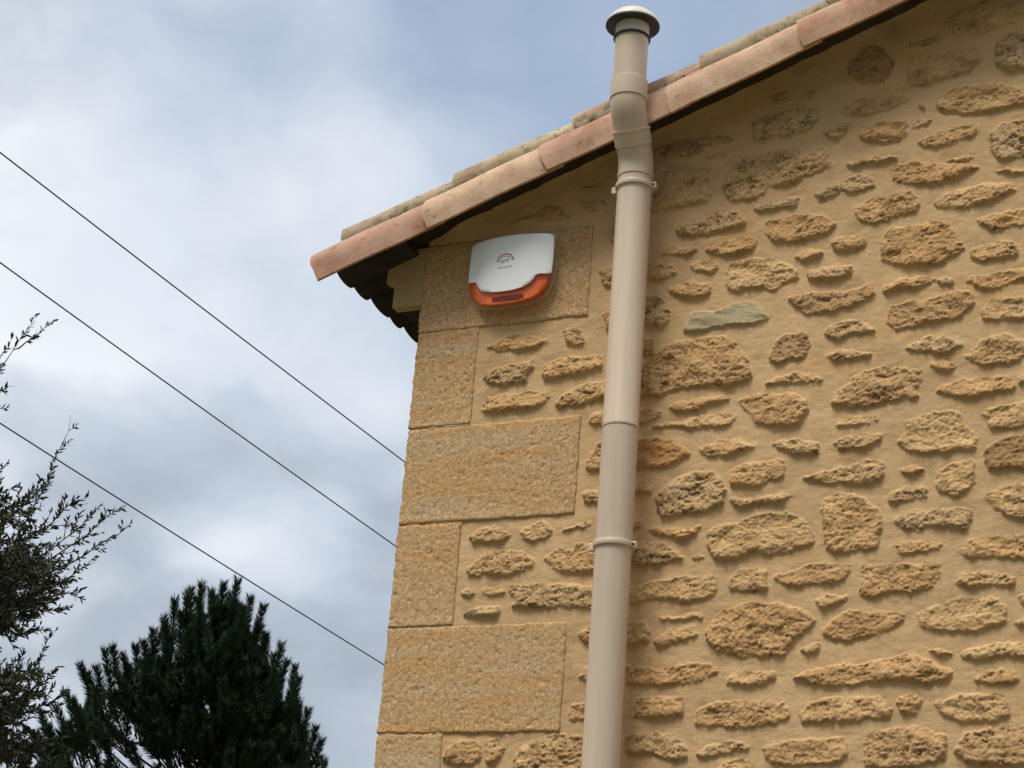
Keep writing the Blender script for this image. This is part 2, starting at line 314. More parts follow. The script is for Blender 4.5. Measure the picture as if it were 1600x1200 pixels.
STONES = """1601,4631 1652,4665 1706,4678 1761,4699 1827,4710 1852,4642 1799,4597 1745,4584 1692,4571 1645,4579 1611,4605
1501,4574 1543,4587 1590,4586 1587,4567 1542,4563 1505,4566
1494,4536 1556,4545 1644,4533 1705,4529 1704,4491 1670,4458 1617,4456 1556,4435 1508,4444 1494,4481
1745,4537 1785,4561 1837,4555 1876,4513 1861,4440 1783,4442 1744,4468
1327,4542 1368,4591 1418,4590 1460,4527 1460,4511 1425,4470 1356,4478 1324,4511
1200,4473 1232,4479 1229,4456 1211,4451
1091,4479 1142,4483 1150,4450 1114,4444
1583,4396 1643,4420 1756,4408 1821,4378 1846,4351 1820,4333 1741,4324 1656,4323 1603,4343 1579,4366
1532,4381 1546,4383 1549,4367 1537,4365
1300,4412 1363,4425 1453,4422 1508,4409 1484,4389 1419,4377 1350,4369 1315,4379
1042,4399 1085,4416 1165,4427 1236,4415 1241,4383 1209,4345 1138,4337 1098,4351 1088,4325 1052,4334
1249,4335 1294,4343 1343,4351 1322,4323 1295,4300 1267,4312
1357,4333 1419,4342 1495,4334 1495,4288 1474,4268 1392,4281 1361,4301
1508,4320 1549,4333 1572,4325 1549,4313 1518,4307
1525,4260 1576,4279 1642,4287 1692,4290 1695,4264 1649,4248 1575,4233 1542,4242
1721,4252 1760,4283 1819,4288 1869,4258 1861,4163 1752,4169 1727,4206
745,4358 828,4378 903,4366 970,4371 982,4345 912,4344 868,4315 778,4321
902,4306 942,4312 972,4307 936,4297 910,4297
964,4230 1009,4286 1082,4298 1168,4293 1260,4282 1268,4246 1286,4221 1212,4201 1156,4174 1099,4179 1057,4146 985,4153 962,4191
1317,4227 1386,4232 1471,4227 1468,4216 1393,4212 1331,4212
1447,4196 1508,4202 1608,4183 1700,4158 1667,4149 1628,4128 1548,4121 1461,4145
1602,4190 1648,4196 1684,4192 1654,4182
1735,4135 1771,4140 1816,4128 1809,4119
743,4254 795,4278 848,4263 915,4269 924,4220 912,4159 838,4154 749,4150 703,4157 698,4245
1235,4144 1297,4166 1359,4183 1393,4167 1404,4142 1353,4127 1304,4130 1249,4119
1051,4116 1094,4130 1157,4140 1189,4135 1179,4110 1116,4104 1066,4103
1346,4076 1394,4106 1461,4108 1508,4109 1532,4065 1522,4040 1475,4043 1442,4022 1388,4025 1357,4048
1565,4067 1621,4093 1699,4103 1789,4097 1795,4075 1737,4050 1660,4039 1588,4042
819,4090 892,4100 942,4124 1001,4116 1038,4068 967,4059 835,4057
1085,4074 1173,4081 1257,4069 1299,4037 1272,4011 1203,3994 1119,4001 1089,4035
1685,4000 1750,4009 1813,4011 1863,3997 1856,3962 1774,3966 1730,3954 1698,3980
1286,3994 1334,3995 1381,3989 1385,3959 1341,3946 1293,3952 1283,3980
778,4014 822,4024 889,4012 860,3995 794,4003
904,4006 961,4021 1025,4032 1065,4023 1059,3994 1006,3978 966,3979
1428,3968 1448,4002 1508,4002 1568,4008 1614,4002 1620,3972 1652,3917 1632,3898 1574,3873 1489,3880 1429,3902
1176,3949 1217,3969 1259,3957 1252,3939 1204,3930
1665,3909 1710,3924 1786,3918 1795,3878 1747,3870 1671,3876
862,3958 890,3977 941,3974 953,3946 936,3930 885,3940
713,3971 757,3988 802,3987 830,3941 797,3930 753,3928 715,3940
979,3931 992,3959 1063,3962 1120,3951 1184,3913 1188,3879 1150,3869 1123,3850 1094,3861 1045,3870 1010,3860 984,3878
1212,3895 1280,3909 1348,3900 1342,3875 1288,3864 1230,3867
799,3896 857,3908 930,3899 938,3860 874,3857 841,3860
1429,3825 1469,3842 1554,3846 1580,3832 1541,3815 1463,3814 1436,3810
1580,3829 1600,3841 1622,3827 1616,3810 1593,3813
1648,3828 1709,3827 1766,3834 1810,3840 1859,3809 1784,3804 1733,3786 1695,3790
719,3878 770,3880 809,3845 811,3792 783,3773 724,3787
857,3758 879,3815 962,3806 1011,3826 1068,3823 1111,3771 1063,3761 999,3761 943,3756 900,3747
1158,3828 1220,3835 1322,3827 1396,3840 1410,3809 1370,3785 1303,3768 1221,3766 1179,3803
1443,3766 1502,3781 1541,3769 1600,3794 1670,3790 1679,3753 1625,3704 1567,3710 1515,3702 1463,3692 1446,3723
1698,3730 1720,3756 1808,3756 1863,3746 1862,3688 1757,3696 1701,3695
1266,3721 1323,3737 1364,3736 1407,3703 1391,3690 1351,3698 1311,3681 1277,3695
1127,3700 1154,3719 1216,3714 1223,3676 1211,3634 1170,3638 1143,3623 1111,3644
1278,3642 1318,3653 1398,3637 1398,3626 1345,3621 1292,3626
1492,3641 1554,3673 1605,3661 1649,3635 1605,3612 1554,3624 1509,3631
1649,3597 1681,3628 1744,3660 1805,3629 1829,3593 1773,3571 1705,3565 1674,3581
759,3672 786,3713 858,3728 965,3732 1008,3712 1052,3650 1068,3591 999,3572 921,3587 822,3578 794,3562 721,3569 717,3646
1560,3586 1592,3593 1627,3576 1617,3559 1579,3563
1100,3570 1144,3591 1184,3598 1225,3587 1269,3568 1226,3565 1158,3568
1287,3493 1313,3533 1372,3583 1431,3591 1534,3574 1534,3533 1515,3514 1531,3492 1464,3495 1392,3481 1333,3484
1573,3509 1617,3532 1692,3535 1767,3532 1781,3497 1723,3485 1648,3485 1591,3499
1785,3523 1803,3535 1852,3523 1851,3500 1788,3509
817,3528 866,3545 1000,3547 1001,3533 924,3522 910,3509 846,3514
777,3470 805,3482 869,3480 883,3493 1009,3497 1020,3485 1003,3458 934,3460 891,3460 870,3469 820,3468
1028,3530 1090,3543 1172,3539 1223,3513 1227,3478 1201,3442 1134,3442 1079,3462 1050,3500
1308,3443 1334,3458 1425,3450 1419,3437 1360,3429 1314,3429
1496,3434 1553,3450 1635,3449 1647,3408 1678,3379 1674,3340 1584,3337 1496,3343 1471,3375 1496,3400
1697,3437 1741,3453 1814,3460 1856,3443 1849,3398 1764,3385 1715,3392
716,3529 789,3523 804,3514 769,3488 719,3482
1302,3382 1341,3403 1432,3402 1426,3382 1381,3362 1322,3363
922,3398 977,3418 1032,3414 1088,3392 1041,3378 993,3368 937,3372
1128,3396 1189,3405 1256,3386 1260,3358 1190,3358 1156,3376
721,3442 800,3443 858,3420 895,3382 847,3354 726,3350
1696,3338 1751,3363 1800,3369 1854,3365 1852,3271 1713,3278 1699,3305
1011,3335 1069,3345 1163,3348 1167,3324 1158,3294 1085,3278 1017,3280
1211,3290 1271,3303 1349,3317 1394,3334 1432,3325 1436,3271 1394,3261 1310,3270 1245,3281
1480,3298 1515,3305 1543,3293 1528,3278 1496,3277
1578,3281 1615,3304 1671,3313 1670,3235 1621,3214 1584,3225 1575,3255
802,3273 842,3312 897,3330 974,3324 996,3281 998,3223 923,3210 826,3204 804,3225
1018,3245 1099,3247 1199,3247 1166,3232 1100,3223 1033,3217
1446,3224 1490,3244 1550,3240 1546,3217 1490,3208 1452,3204
1694,3208 1737,3231 1797,3239 1851,3229 1849,3143 1772,3145 1724,3174 1712,3194
729,3299 786,3295 788,3274 731,3278
779,3175 842,3172 932,3173 926,3157 885,3138 836,3145 808,3156
953,3162 1034,3177 1087,3194 1167,3200 1221,3173 1247,3141 1255,3108 1196,3091 1144,3081 1091,3090 1038,3073 977,3078 958,3118
1272,3226 1298,3242 1350,3238 1395,3218 1427,3183 1430,3137 1415,3080 1352,3083 1300,3073 1280,3113 1276,3166
1459,3159 1509,3178 1584,3180 1660,3177 1663,3143 1651,3121 1602,3134 1546,3137 1521,3122 1490,3134
1459,3094 1521,3100 1589,3088 1577,3071 1521,3064 1472,3070
1626,3062 1656,3092 1735,3101 1842,3095 1840,3035 1728,3044 1650,3049
724,3137 816,3131 866,3109 884,3081 826,3074 728,3068
912,3086 935,3093 946,3086 915,3081
732,3007 808,3024 890,3034 985,3034 986,2983 948,2964 893,2963 838,2976 735,2963
1019,3021 1052,3046 1125,3042 1122,3023 1127,2980 1081,2982 1024,2991
1142,3018 1198,3035 1236,3050 1346,3043 1352,3021 1314,2994 1257,2997 1205,2993 1172,3001
1371,3040 1490,3040 1583,3036 1583,3001 1558,2971 1509,2960 1478,2965 1403,2955 1375,2966 1381,2998
1625,2980 1641,3008 1698,3009 1769,2992 1771,2967 1715,2973 1661,2969
1777,2942 1827,2952 1826,2904 1785,2924
1261,2951 1296,2960 1350,2961 1341,2948 1303,2934 1271,2925
958,2879 996,2933 1069,2950 1147,2951 1226,2927 1259,2894 1208,2857 1177,2807 1113,2804 1047,2811 1000,2825 966,2852
823,2928 847,2922 889,2921 919,2933 949,2925 943,2913 889,2914 834,2913
1278,2868 1322,2914 1366,2922 1429,2910 1497,2910 1478,2883 1429,2856 1367,2843 1304,2845
1524,2903 1564,2926 1637,2942 1721,2940 1747,2913 1743,2870 1672,2857 1606,2853 1534,2865
816,2864 863,2889 917,2896 938,2866 878,2852 824,2837
1222,2819 1247,2832 1273,2830 1270,2811 1241,2807
730,2913 793,2911 799,2858 734,2847
1198,2750 1267,2770 1368,2777 1430,2791 1515,2804 1558,2781 1611,2752 1605,2734 1545,2725 1491,2734 1430,2732 1337,2725 1281,2726
1552,2806 1588,2811 1615,2801 1582,2796
1636,2800 1671,2814 1731,2822 1835,2827 1834,2785 1730,2788 1671,2784 1641,2788
737,2794 834,2778 888,2790 968,2794 1002,2768 950,2743 877,2740 741,2738
1026,2741 1048,2766 1153,2767 1156,2745 1108,2730 1050,2735
1662,2733 1694,2753 1764,2754 1773,2730 1758,2719 1700,2720
1772,2875 1825,2885 1825,2867 1778,2866
770,2702 845,2704 906,2699 908,2655 848,2649 773,2650
939,2629 947,2673 1038,2694 1103,2689 1193,2672 1191,2644 1118,2620 1054,2618 1001,2628
1222,2662 1281,2692 1369,2693 1430,2692 1461,2664 1455,2643 1357,2632 1282,2634 1223,2628
1473,2688 1509,2703 1539,2681 1521,2645 1485,2649
1569,2674 1629,2697 1705,2699 1740,2689 1757,2644 1716,2630 1640,2628 1587,2647
748,2612 856,2611 918,2579 919,2541 887,2535 832,2555 751,2555
949,2554 977,2578 1055,2587 1094,2565 1037,2553 965,2544
1126,2571 1183,2583 1258,2588 1345,2593 1352,2551 1321,2530 1247,2521 1166,2522 1133,2546
1391,2599 1431,2613 1521,2615 1593,2596 1598,2543 1551,2523 1431,2514 1389,2527
1616,2555 1640,2596 1716,2618 1830,2611 1828,2524 1726,2519 1651,2525
1012,2522 1057,2538 1108,2534 1122,2491 994,2492
1174,2682 1180,2685 1174,2679
279,4169 302,4183 340,4188 368,4194 395,4219 444,4203 454,4187 474,4170 442,4167 409,4162 356,4169 313,4167
506,4216 546,4215 593,4206 597,4186 558,4175 525,4187
508,4259 534,4263 566,4263 544,4253
585,3980 607,3986 644,3977 647,3926 602,3929
608,3834 628,3864 660,3860 665,3773 620,3783
618,4112 635,4124 654,4112 658,4046 616,4065
235,3769 264,3787 296,3802 343,3802 391,3783 438,3773 416,3760 389,3751 347,3753 300,3753 277,3751 252,3765
478,3801 528,3803 548,3776 550,3750 518,3746 499,3756 491,3782
234,3674 258,3695 304,3704 351,3707 392,3716 394,3691 377,3670 379,3645 324,3643 253,3652
426,3692 466,3711 521,3710 607,3706 614,3670 574,3660 516,3652 457,3644 429,3649
476,3571 497,3596 541,3618 585,3628 644,3618 646,3573 589,3565 536,3557 482,3557
242,3564 243,3600 280,3611 336,3610 386,3615 451,3609 452,3591 431,3570 391,3558 339,3565 280,3554
580,3500 591,3530 644,3534 647,3490
599,3411 619,3444 650,3442 655,3355 585,3356 584,3378
729,3743 769,3739 767,3690 732,3689
233,3181 265,3205 315,3211 367,3178 337,3160 301,3162 246,3161
389,3187 419,3204 454,3213 488,3200 484,3167 441,3154 404,3169
523,3181 531,3191 561,3196 583,3203 609,3204 608,3187 570,3192 540,3185
237,3086 265,3111 308,3136 362,3131 407,3131 445,3101 438,3077 404,3066 360,3057 319,3063 291,3071 274,3057 247,3061
475,3108 513,3131 562,3125 569,3145 657,3128 661,3066 592,3061 536,3059 504,3073
369,3025 397,3033 433,3027 459,3034 538,3030 647,3017 651,2952 573,2959 500,2962 421,2961 381,2967 401,2987 377,3008
218,3024 249,3031 269,3013 252,3003 224,3011
291,3025 353,3026 364,3011 319,3005 301,3010
232,2952 277,2975 345,2972 345,2947 280,2944
596,2885 624,2904 650,2904 653,2855 610,2861
576,3293 607,3299 650,3296 653,3254 587,3260
730,3194 755,3197 752,3176 731,3178
211,2551 230,2583 264,2598 317,2592 328,2574 322,2543 297,2529 240,2527
339,2598 377,2601 397,2573 387,2546 366,2533 344,2533
427,2546 449,2573 498,2596 552,2611 657,2598 664,2495 438,2495
600,2763 628,2798 653,2797 648,2746 618,2755
583,2646 584,2689 651,2691 654,2645"""
polys = [np.array([[float(a) for a in p.split(',')] for p in ln.split()])/1000 for ln in STONES.strip().split('\n')]
COURSES = [4.134, 3.837, 3.528, 3.229, 2.921, 2.615, 2.31, 2.01, 1.71, 1.41, 1.11, .81, .51, .21, 0.0]
QW = [.560, .208]
def extra_stones():                                # the rubble carries on round the edges of what the photo shows
    out = []; r = random.Random(5); z = 0.03
    while z < 5.7:
        hh = r.uniform(.05, .15); x = .24 + r.uniform(0, .1)
        while x < X1:
            ww = r.uniform(.07, .30)
            if not (x < 1.93 and 2.40 < z < 4.9) and not (x < .62 and z < 4.3):
                n = 9; cx, cz = x+ww/2, z+hh/2; sq = r.uniform(.5, .9)
                P = []
                for k in range(n):
                    a = 2*math.pi*k/n + r.uniform(-.2, .2); ca, sa = math.cos(a), math.sin(a)
                    P.append((cx+ww/2*math.copysign(abs(ca)**sq, ca)*r.uniform(.8, 1.05), cz+hh/2*math.copysign(abs(sa)**sq, sa)*r.uniform(.75, 1.05)))
                P = np.array(P)
                if P[:, 0].min() > 1.90 or P[:, 1].max() < 2.44 or P[:, 1].min() > 4.85: out.append(P)
            x += ww + r.uniform(.025, .06)
        z += hh + r.uniform(.020, .04)
    return out
allp = polys + extra_stones()
def chaikin(P):
    Q = np.roll(P, -1, 0); return np.stack([.88*P+.12*Q, .12*P+.88*Q], 1).reshape(-1, 2)
stone_rand = [random.Random(100+i).random() for i in range(len(allp))]
def relief(X, Z):
    """height in front of the wall plane and base colour at every point of a grid"""
    sh = X.shape
    sd_ = np.full(sh, -1.0); sid = np.full(sh, -1, int); tilt = np.zeros(sh)
    xw = X + .0075*fbm(X/.032, Z/.030, 3, 4, .62) + .0030*vnoise(X/.0085, Z/.0085, 8)
    zw = Z + .0065*fbm(X/.028, Z/.026, 23, 4, .62) + .0028*vnoise(X/.0080, Z/.0075, 28)
    xs, zs = X[0], Z[:, 0]
    for i, P0 in enumerate(allp):
        x0, z0 = P0.min(0)-.03; x1, z1 = P0.max(0)+.03
        a, b = np.searchsorted(xs, x0), np.searchsorted(xs, x1); c, d = np.searchsorted(zs, z0), np.searchsorted(zs, z1)
        if b-a < 2 or d-c < 2: continue
        P = chaikin(P0); px, pz = xw[c:d, a:b], zw[c:d, a:b]
        dist = np.full(px.shape, 9.); ins = np.zeros(px.shape, bool)
        Q = np.roll(P, -1, 0)
        for (ax, az), (bx, bz) in zip(P, Q):
            ex, ez = bx-ax, bz-az; ll = ex*ex+ez*ez+1e-12
            t = np.clip(((px-ax)*ex+(pz-az)*ez)/ll, 0, 1)
            dist = np.minimum(dist, np.hypot(px-ax-t*ex, pz-az-t*ez))
            cnd = ((az > pz) != (bz > pz)) & (px < ex*(pz-az)/(ez+1e-12)+ax); ins ^= cnd
        s_ = np.where(ins, dist, -dist) + .0022
        w = sd_[c:d, a:b]; m = s_ > w; w[m] = s_[m]
        sid[c:d, a:b][m] = i
        cz = (P0[:, 1].min()+P0[:, 1].max())/2; hz = (P0[:, 1].max()-P0[:, 1].min())/2
        tilt[c:d, a:b][m] = np.clip((cz-pz)/hz, -1, 1)[m]
    rnd = np.array(stone_rand+[0.5])[sid]
    slate = sid == 46
    m = sstep(-.0006, .0022+.0075*np.clip(-tilt*1.5, 0, 1)*sstep(-.3, .5, fbm(X/.04, Z/.04, 211, 2)), sd_)
    deep = 1-np.exp(-np.maximum(sd_, 0)/.0045)
    big = fbm(X/.050, Z/.038, 41, 3)
    rg = ridged(X/.030+big*.6, Z/.020, 51, 4)
    fine = fbm(X/.0075, Z/.0065, 61, 3, .6)
    pit = sstep(.30, .62, fbm(X/.017+fine*.8+big, Z/.0105+fine*.5, 71, 3, .6)+.4*vnoise(X/.035, Z/.028, 77))
    wx = X/.011+1.3*fbm(X/.012, Z/.012, 175, 2); wz = Z/.0075+1.3*fbm(X/.012, Z/.012, 176, 2)
    speck = sstep(.22, .50, fbm(wx, wz, 171, 3, .65)+.22*vnoise(X/.035, Z/.03, 172)+.34*(rnd-.55))
    slab = fbm(X/.07+rnd*9, Z/.045+rnd*5, 141, 2); slab = np.round(slab*5)/5*.6+slab*.4
    hs = .0034 + .0038*deep*(.5+rnd) + .0050*tilt*deep + .0080*slab*deep + .0030*big + .0024*rg*(.45+.55*deep) + .0024*fine + .0026*fbm(X/.0046, Z/.0040, 66, 2, .7) - .0045*pit*deep*(.4+rnd) - .0022*speck*deep
    hsl = .0050 + .0012*rg + .0030*slab + .004*tilt + .0035*fbm(X/.06+Z/.03, Z/.022, 91, 4) + .0007*fine
    hs = np.where(slate, hsl, hs)
    rim = np.exp(-np.abs(np.minimum(sd_, 0))/.012)
    hm = .0022*fbm(X/.16, Z/.11, 5, 3) + .0012*fbm(X/.030, Z/.016, 6, 4, .6) + .00035*vnoise(X/.0045, Z/.0045, 12) + .0022*rim*vnoise(X/.04, Z/.04, 9)
    joint = np.exp(-(np.min([np.abs(Z-c_) for c_ in COURSES[1:9]], 0)/.006)**2)*(X < .203)
    hm = hm + .0034*joint
    h = hm*(1-m) + np.maximum(hs, -.002)*m
    # rough mortar cove added under the roof so the wall top shades off
    dd = (3.983 + TAN*(np.minimum(X, RIDGE)+.292) - TAN*np.maximum(X-RIDGE, 0) + .062) - Z + .008*fbm(X/.06, Z/.05, 201, 3)
    h = h + .020*sstep(.03, .12, X)*np.exp(-np.maximum(dd, 0)/.024)*(1+.25*fbm(X/.05, Z/.04, 203, 4))
    # the thing's own colours
    vm = fbm(X/.30, Z/.20, 15, 4)[..., None]
    mort = np.array([.615, .412, .215])*(1+.10*vm) * (1+.05*fbm(X/.02, Z/.02, 16, 2)[..., None])
    warm = sstep(.1, .6, fbm(X/.25+5, Z/.14+3, 18, 4))[..., None]
    mort = mort*(1-.16*sstep(.15, .6, fbm(X/.09, Z/.06, 119, 4))[..., None]); mort = mort*(1-.42*warm) + np.array([.62, .345, .135])*.42*warm
    c0 = np.array([.600, .395, .190]); c1 = np.array([.54, .325, .145]); c2 = np.array([.56, .385, .200])
    r3 = rnd[..., None]
    st = np.where(r3 < .5, c0*(1-r3*2)+c1*r3*2, c1*(2-r3*2)+c2*(r3*2-1))
    pb = sstep(-.05, .55, fbm(X/.055, Z/.035, 221, 4))[..., None]; st = st*(1-.45*pb)+np.array([.43, .245, .105])*.45*pb
    st = st*(1+.18*fbm(X/.045, Z/.03, 17, 4)[..., None])*(1+.22*fbm(X/.0055, Z/.005, 27, 2)[..., None])*(1-.32*pit[..., None])*(1-.46*speck[..., None])
    for k, cc, a_ in SPECIAL:
        msk = (sid == k)[..., None]; st = np.where(msk, st*(1-a_)+np.array(cc)*a_*(1+.3*fbm(X/.05, Z/.03, 19, 3)[..., None]), st)
    col = mort*(1-m[..., None]) + st*m[..., None]
    return h, col
SPECIAL = [(46, (.40, .345, .215), .8), (71, (.54, .27, .10), .7), (4, (.40, .22, .095), .6), (51, (.33, .20, .10), .55), (47, (.40, .24, .12), .5), (48, (.42, .26, .13), .4), (72, (.30, .18, .085), .65), (92, (.42, .25, .12), .5), (99, (.48, .27, .12), .4)]
def top_z(x): return z_low(np.minimum(x, RIDGE)) + .078 - TAN*np.maximum(x-RIDGE, 0)
def wall_piece(x0, x1, z0, z1, st):
    nx = int((x1-x0)/st)+1; nz = int((z1-z0)/st)+1
    X, Z = np.meshgrid(np.linspace(x0, x1, nx), np.linspace(z0, z1, nz))
    h, col = relief(X, Z)
    V = np.stack([X, -h, Z], -1).reshape(-1, 3); Fq = grid_faces(nx, nz)
    cen = V[Fq[:, 0]]; Fq = Fq[cen[:, 2] < top_z(cen[:, 0])]
    return V, Fq, col.reshape(-1, 3)
def join(parts):
    Vs, Fs, Cs = [], [], []; b = 0
    for V, Fq, c in parts: Vs.append(V); Fs.append(Fq+b); Cs.append(c); b += len(V)
    return np.concatenate(Vs), np.concatenate(Fs), np.concatenate(Cs)
V, Fq, col = join([wall_piece(.004, 2.3, 2.2, 4.99, .0030), wall_piece(.004, X1, 0, 2.2, .014), wall_piece(2.3, 4.0, 2.2, 5.7, .006), wall_piece(4.0, X1, 2.2, 5.7, .014)])
used = np.zeros(len(V), bool); used[Fq] = True; idx = np.cumsum(used)-1
mesh('gable_wall', V[used], idx[Fq], M['wall'], house, True, col[used])
b = MB(); b.box((.003, .012, 0), (.30, 8, 4.02)); b.build('side_wall', M['render'], house, False)
# quoins: alternating long and short dressed blocks
def quoin(z0, z1, w, seed, st=.004):
    g = .0038
    xa, xb, za, zb = -.001, w-g, z0+g*.5, z1-g*.5
    nx = int((xb-xa)/st)+1; nz = int((zb-za)/st)+1
    U, Wd = np.meshgrid(np.linspace(0, 1, nx), np.linspace(0, 1, nz))
    X = xa+(xb-xa)*U; Z = za+(zb-za)*Wd
    e = np.minimum(np.minimum(X-xa, xb-X), np.minimum(Z-za, zb-Z))
    h = .0045 + .0009*fbm(X/.008, Z/.007, seed, 2, .7) + .0008*fbm(X/.12, Z/.07, seed+7, 3)
    pit = sstep(.50, .8, vnoise(X/.010, Z/.008, seed+3)); h -= .0022*pit
    h -= .0018*np.exp(-e/.004)*(1+.8*vnoise(X/.02, Z/.02, seed+5))
    low = sstep(.03, 0, Z-za); h += .0020*low
    edge = np.exp(-e/.010)
    X = X + edge*.0030*fbm(X*0+seed, Z/.03, seed+11, 3) + np.exp(-(X-xa)/.006)*.0035*fbm(X*0, Z/.011, seed+12, 3, .7)
    Z = Z + edge*.0030*fbm(X/.05, Z*0+seed, seed+13, 3)
    G = np.stack([X, -h, Z], -1)
    ring = [(0, i) for i in range(nx)] + [(j, nx-1) for j in range(1, nz)] + [(nz-1, i) for i in range(nx-2, -1, -1)] + [(j, 0) for j in range(nz-2, 0, -1)]
    V = G.reshape(-1, 3); base = len(V); rv = np.array([j*nx+i for j, i in ring]); parts = [V]; Fl = [grid_faces(nx, nz)]
    prev = rv; r = np.random.default_rng(seed)
    for k, dy in enumerate((.01, .03, .08, .16, .26)):
        P = V[rv].copy(); P[:, 1] = dy; P[:, 0] += np.where(P[:, 0] < .004, .002*r.standard_normal(len(P)), 0)
        cur = base + np.arange(len(rv)); parts.append(P); base += len(rv)
        Fl.append(np.stack([prev, cur, np.roll(cur, -1), np.roll(prev, -1)], 1)); prev = cur
    mesh('quoin_stone', np.concatenate(parts), np.concatenate(Fl), M['quoin'], house, True)
for i in range(len(COURSES)-1):
    quoin(COURSES[i+1], COURSES[i], QW[i % 2], 300+i*31, .004 if i < 7 else .012)
# moulded cornice along the side eave
b = MB(); b.box((-.131, -.0015, 4.022), (-.001, .035, 4.128)); b.build('cornice', M['render'], house, False)
b = MB(); b.box((-.101, -.0035, 3.936), (-.0012, .034, 4.021)); b.build('cornice', M['render'], house, False)
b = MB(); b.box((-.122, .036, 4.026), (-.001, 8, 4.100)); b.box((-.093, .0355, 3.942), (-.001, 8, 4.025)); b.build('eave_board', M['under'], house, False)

# ------------------------------------------------------------------ roof
sR = (RIDGE+.305)/COS
b = MB(); S0 = .10
A = [rk(S0, -.118, .056), rk(sR, -.118, .056), rk(sR, 8, .056), rk(S0, 8, .056)]; B = [rk(S0, -.118, .104), rk(sR, -.118, .104), rk(sR, 8, .104), rk(S0, 8, .104)]
b.add(A+B, [(0, 1, 2, 3)[::-1], (4, 5, 6, 7), (0, 1, 5, 4), (1, 2, 6, 5), (2, 3, 7, 6), (3, 0, 4, 7)])
A2 = [(2*RIDGE-x, y, z) for x, y, z in A]; B2 = [(2*RIDGE-x, y, z) for x, y, z in B]
b.add(A2+B2, [(0, 1, 2, 3), (4, 5, 6, 7)[::-1], (0, 4, 5, 1), (1, 5, 6, 2), (2, 6, 7, 3), (3, 7, 4, 0)])
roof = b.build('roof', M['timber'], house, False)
# channel tiles, seen from below as a scalloped eave
b = MB()
spans = [(-.085, .029), (.029, .133), (.133, .275), (.275, .362)]; y = .362
k = 0
while y < 8: w = (.140, .102)[k % 2]; spans.append((y, y+w)); y += w; k += 1
sE = (-.262+.305)/COS
for (ya, yb) in spans:
    jit = random.uniform(-.006, .006); w = yb-ya; dn = .036 if w > .11 else .028
    K = 10; low = []; 
    for q in range(K+1):
        a = math.pi*q/K; low.append((ya + w/2*(1-math.cos(a)), .050 + .008 - dn*math.sin(a)))
    n = len(low); V_ = []
    for s_ in (sE+jit, sR if ya > .01 else .29):
        for (yy, nn) in low: V_.append(rk(s_, yy, nn))
        for (yy, nn) in reversed(low): V_.append(rk(s_, yy, .0815))
    m_ = 2*n; Fc = [tuple(range(m_)), tuple(range(m_, 2*m_))[::-1]] + [(i, i+m_, (i+1) % m_+m_, (i+1) % m_) for i in range(m_)]
    b.add(V_, Fc)
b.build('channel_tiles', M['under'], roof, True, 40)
# cover tiles over the whole roof, stepped courses
def arch_tile(b, sA, sB, yc, r0, r1, nb, th=.013, lift=.018, K=10):
    V_ = []
    for s_, r, dn in ((sA, r0, lift), (sB, r1, 0)):
        for rr in (r, r-th):
            for q in range(K+1):
                a = math.pi*q/K; V_.append(rk(s_, yc-rr*math.cos(a), nb+dn+rr*math.sin(a)*.85))
    n = K+1; Fc = []
    for i in range(K):
        Fc += [(i, i+1, 2*n+i+1, 2*n+i), (n+i+1, n+i, 3*n+i, 3*n+i+1), (i, n+i, n+i+1, i+1), (2*n+i, 2*n+i+1, 3*n+i+1, 3*n+i)]
    Fc += [(0, 2*n, 3*n, n), (K, n+K, 3*n+K, 2*n+K)]
    b.add(V_, Fc)
b = MB(); yc = .17
while yc < 8:
    s_ = .055
    while s_ < sR-.2:
        arch_tile(b, s_, s_+.44, yc, .088, .075, .075); s_ += .385
    yc += .235
o = b.build('cover_tiles', M['tile2'], roof, True, 40); o.color = (.46, .35, .25, 1)
b = MB(); b.tube([(RIDGE, -.1, z_low(RIDGE)+.10), (RIDGE, 8, z_low(RIDGE)+.10)], .10, 16); o = b.build('ridge_tiles', M['tile'], roof); o.color = (.52, .34, .24, 1)
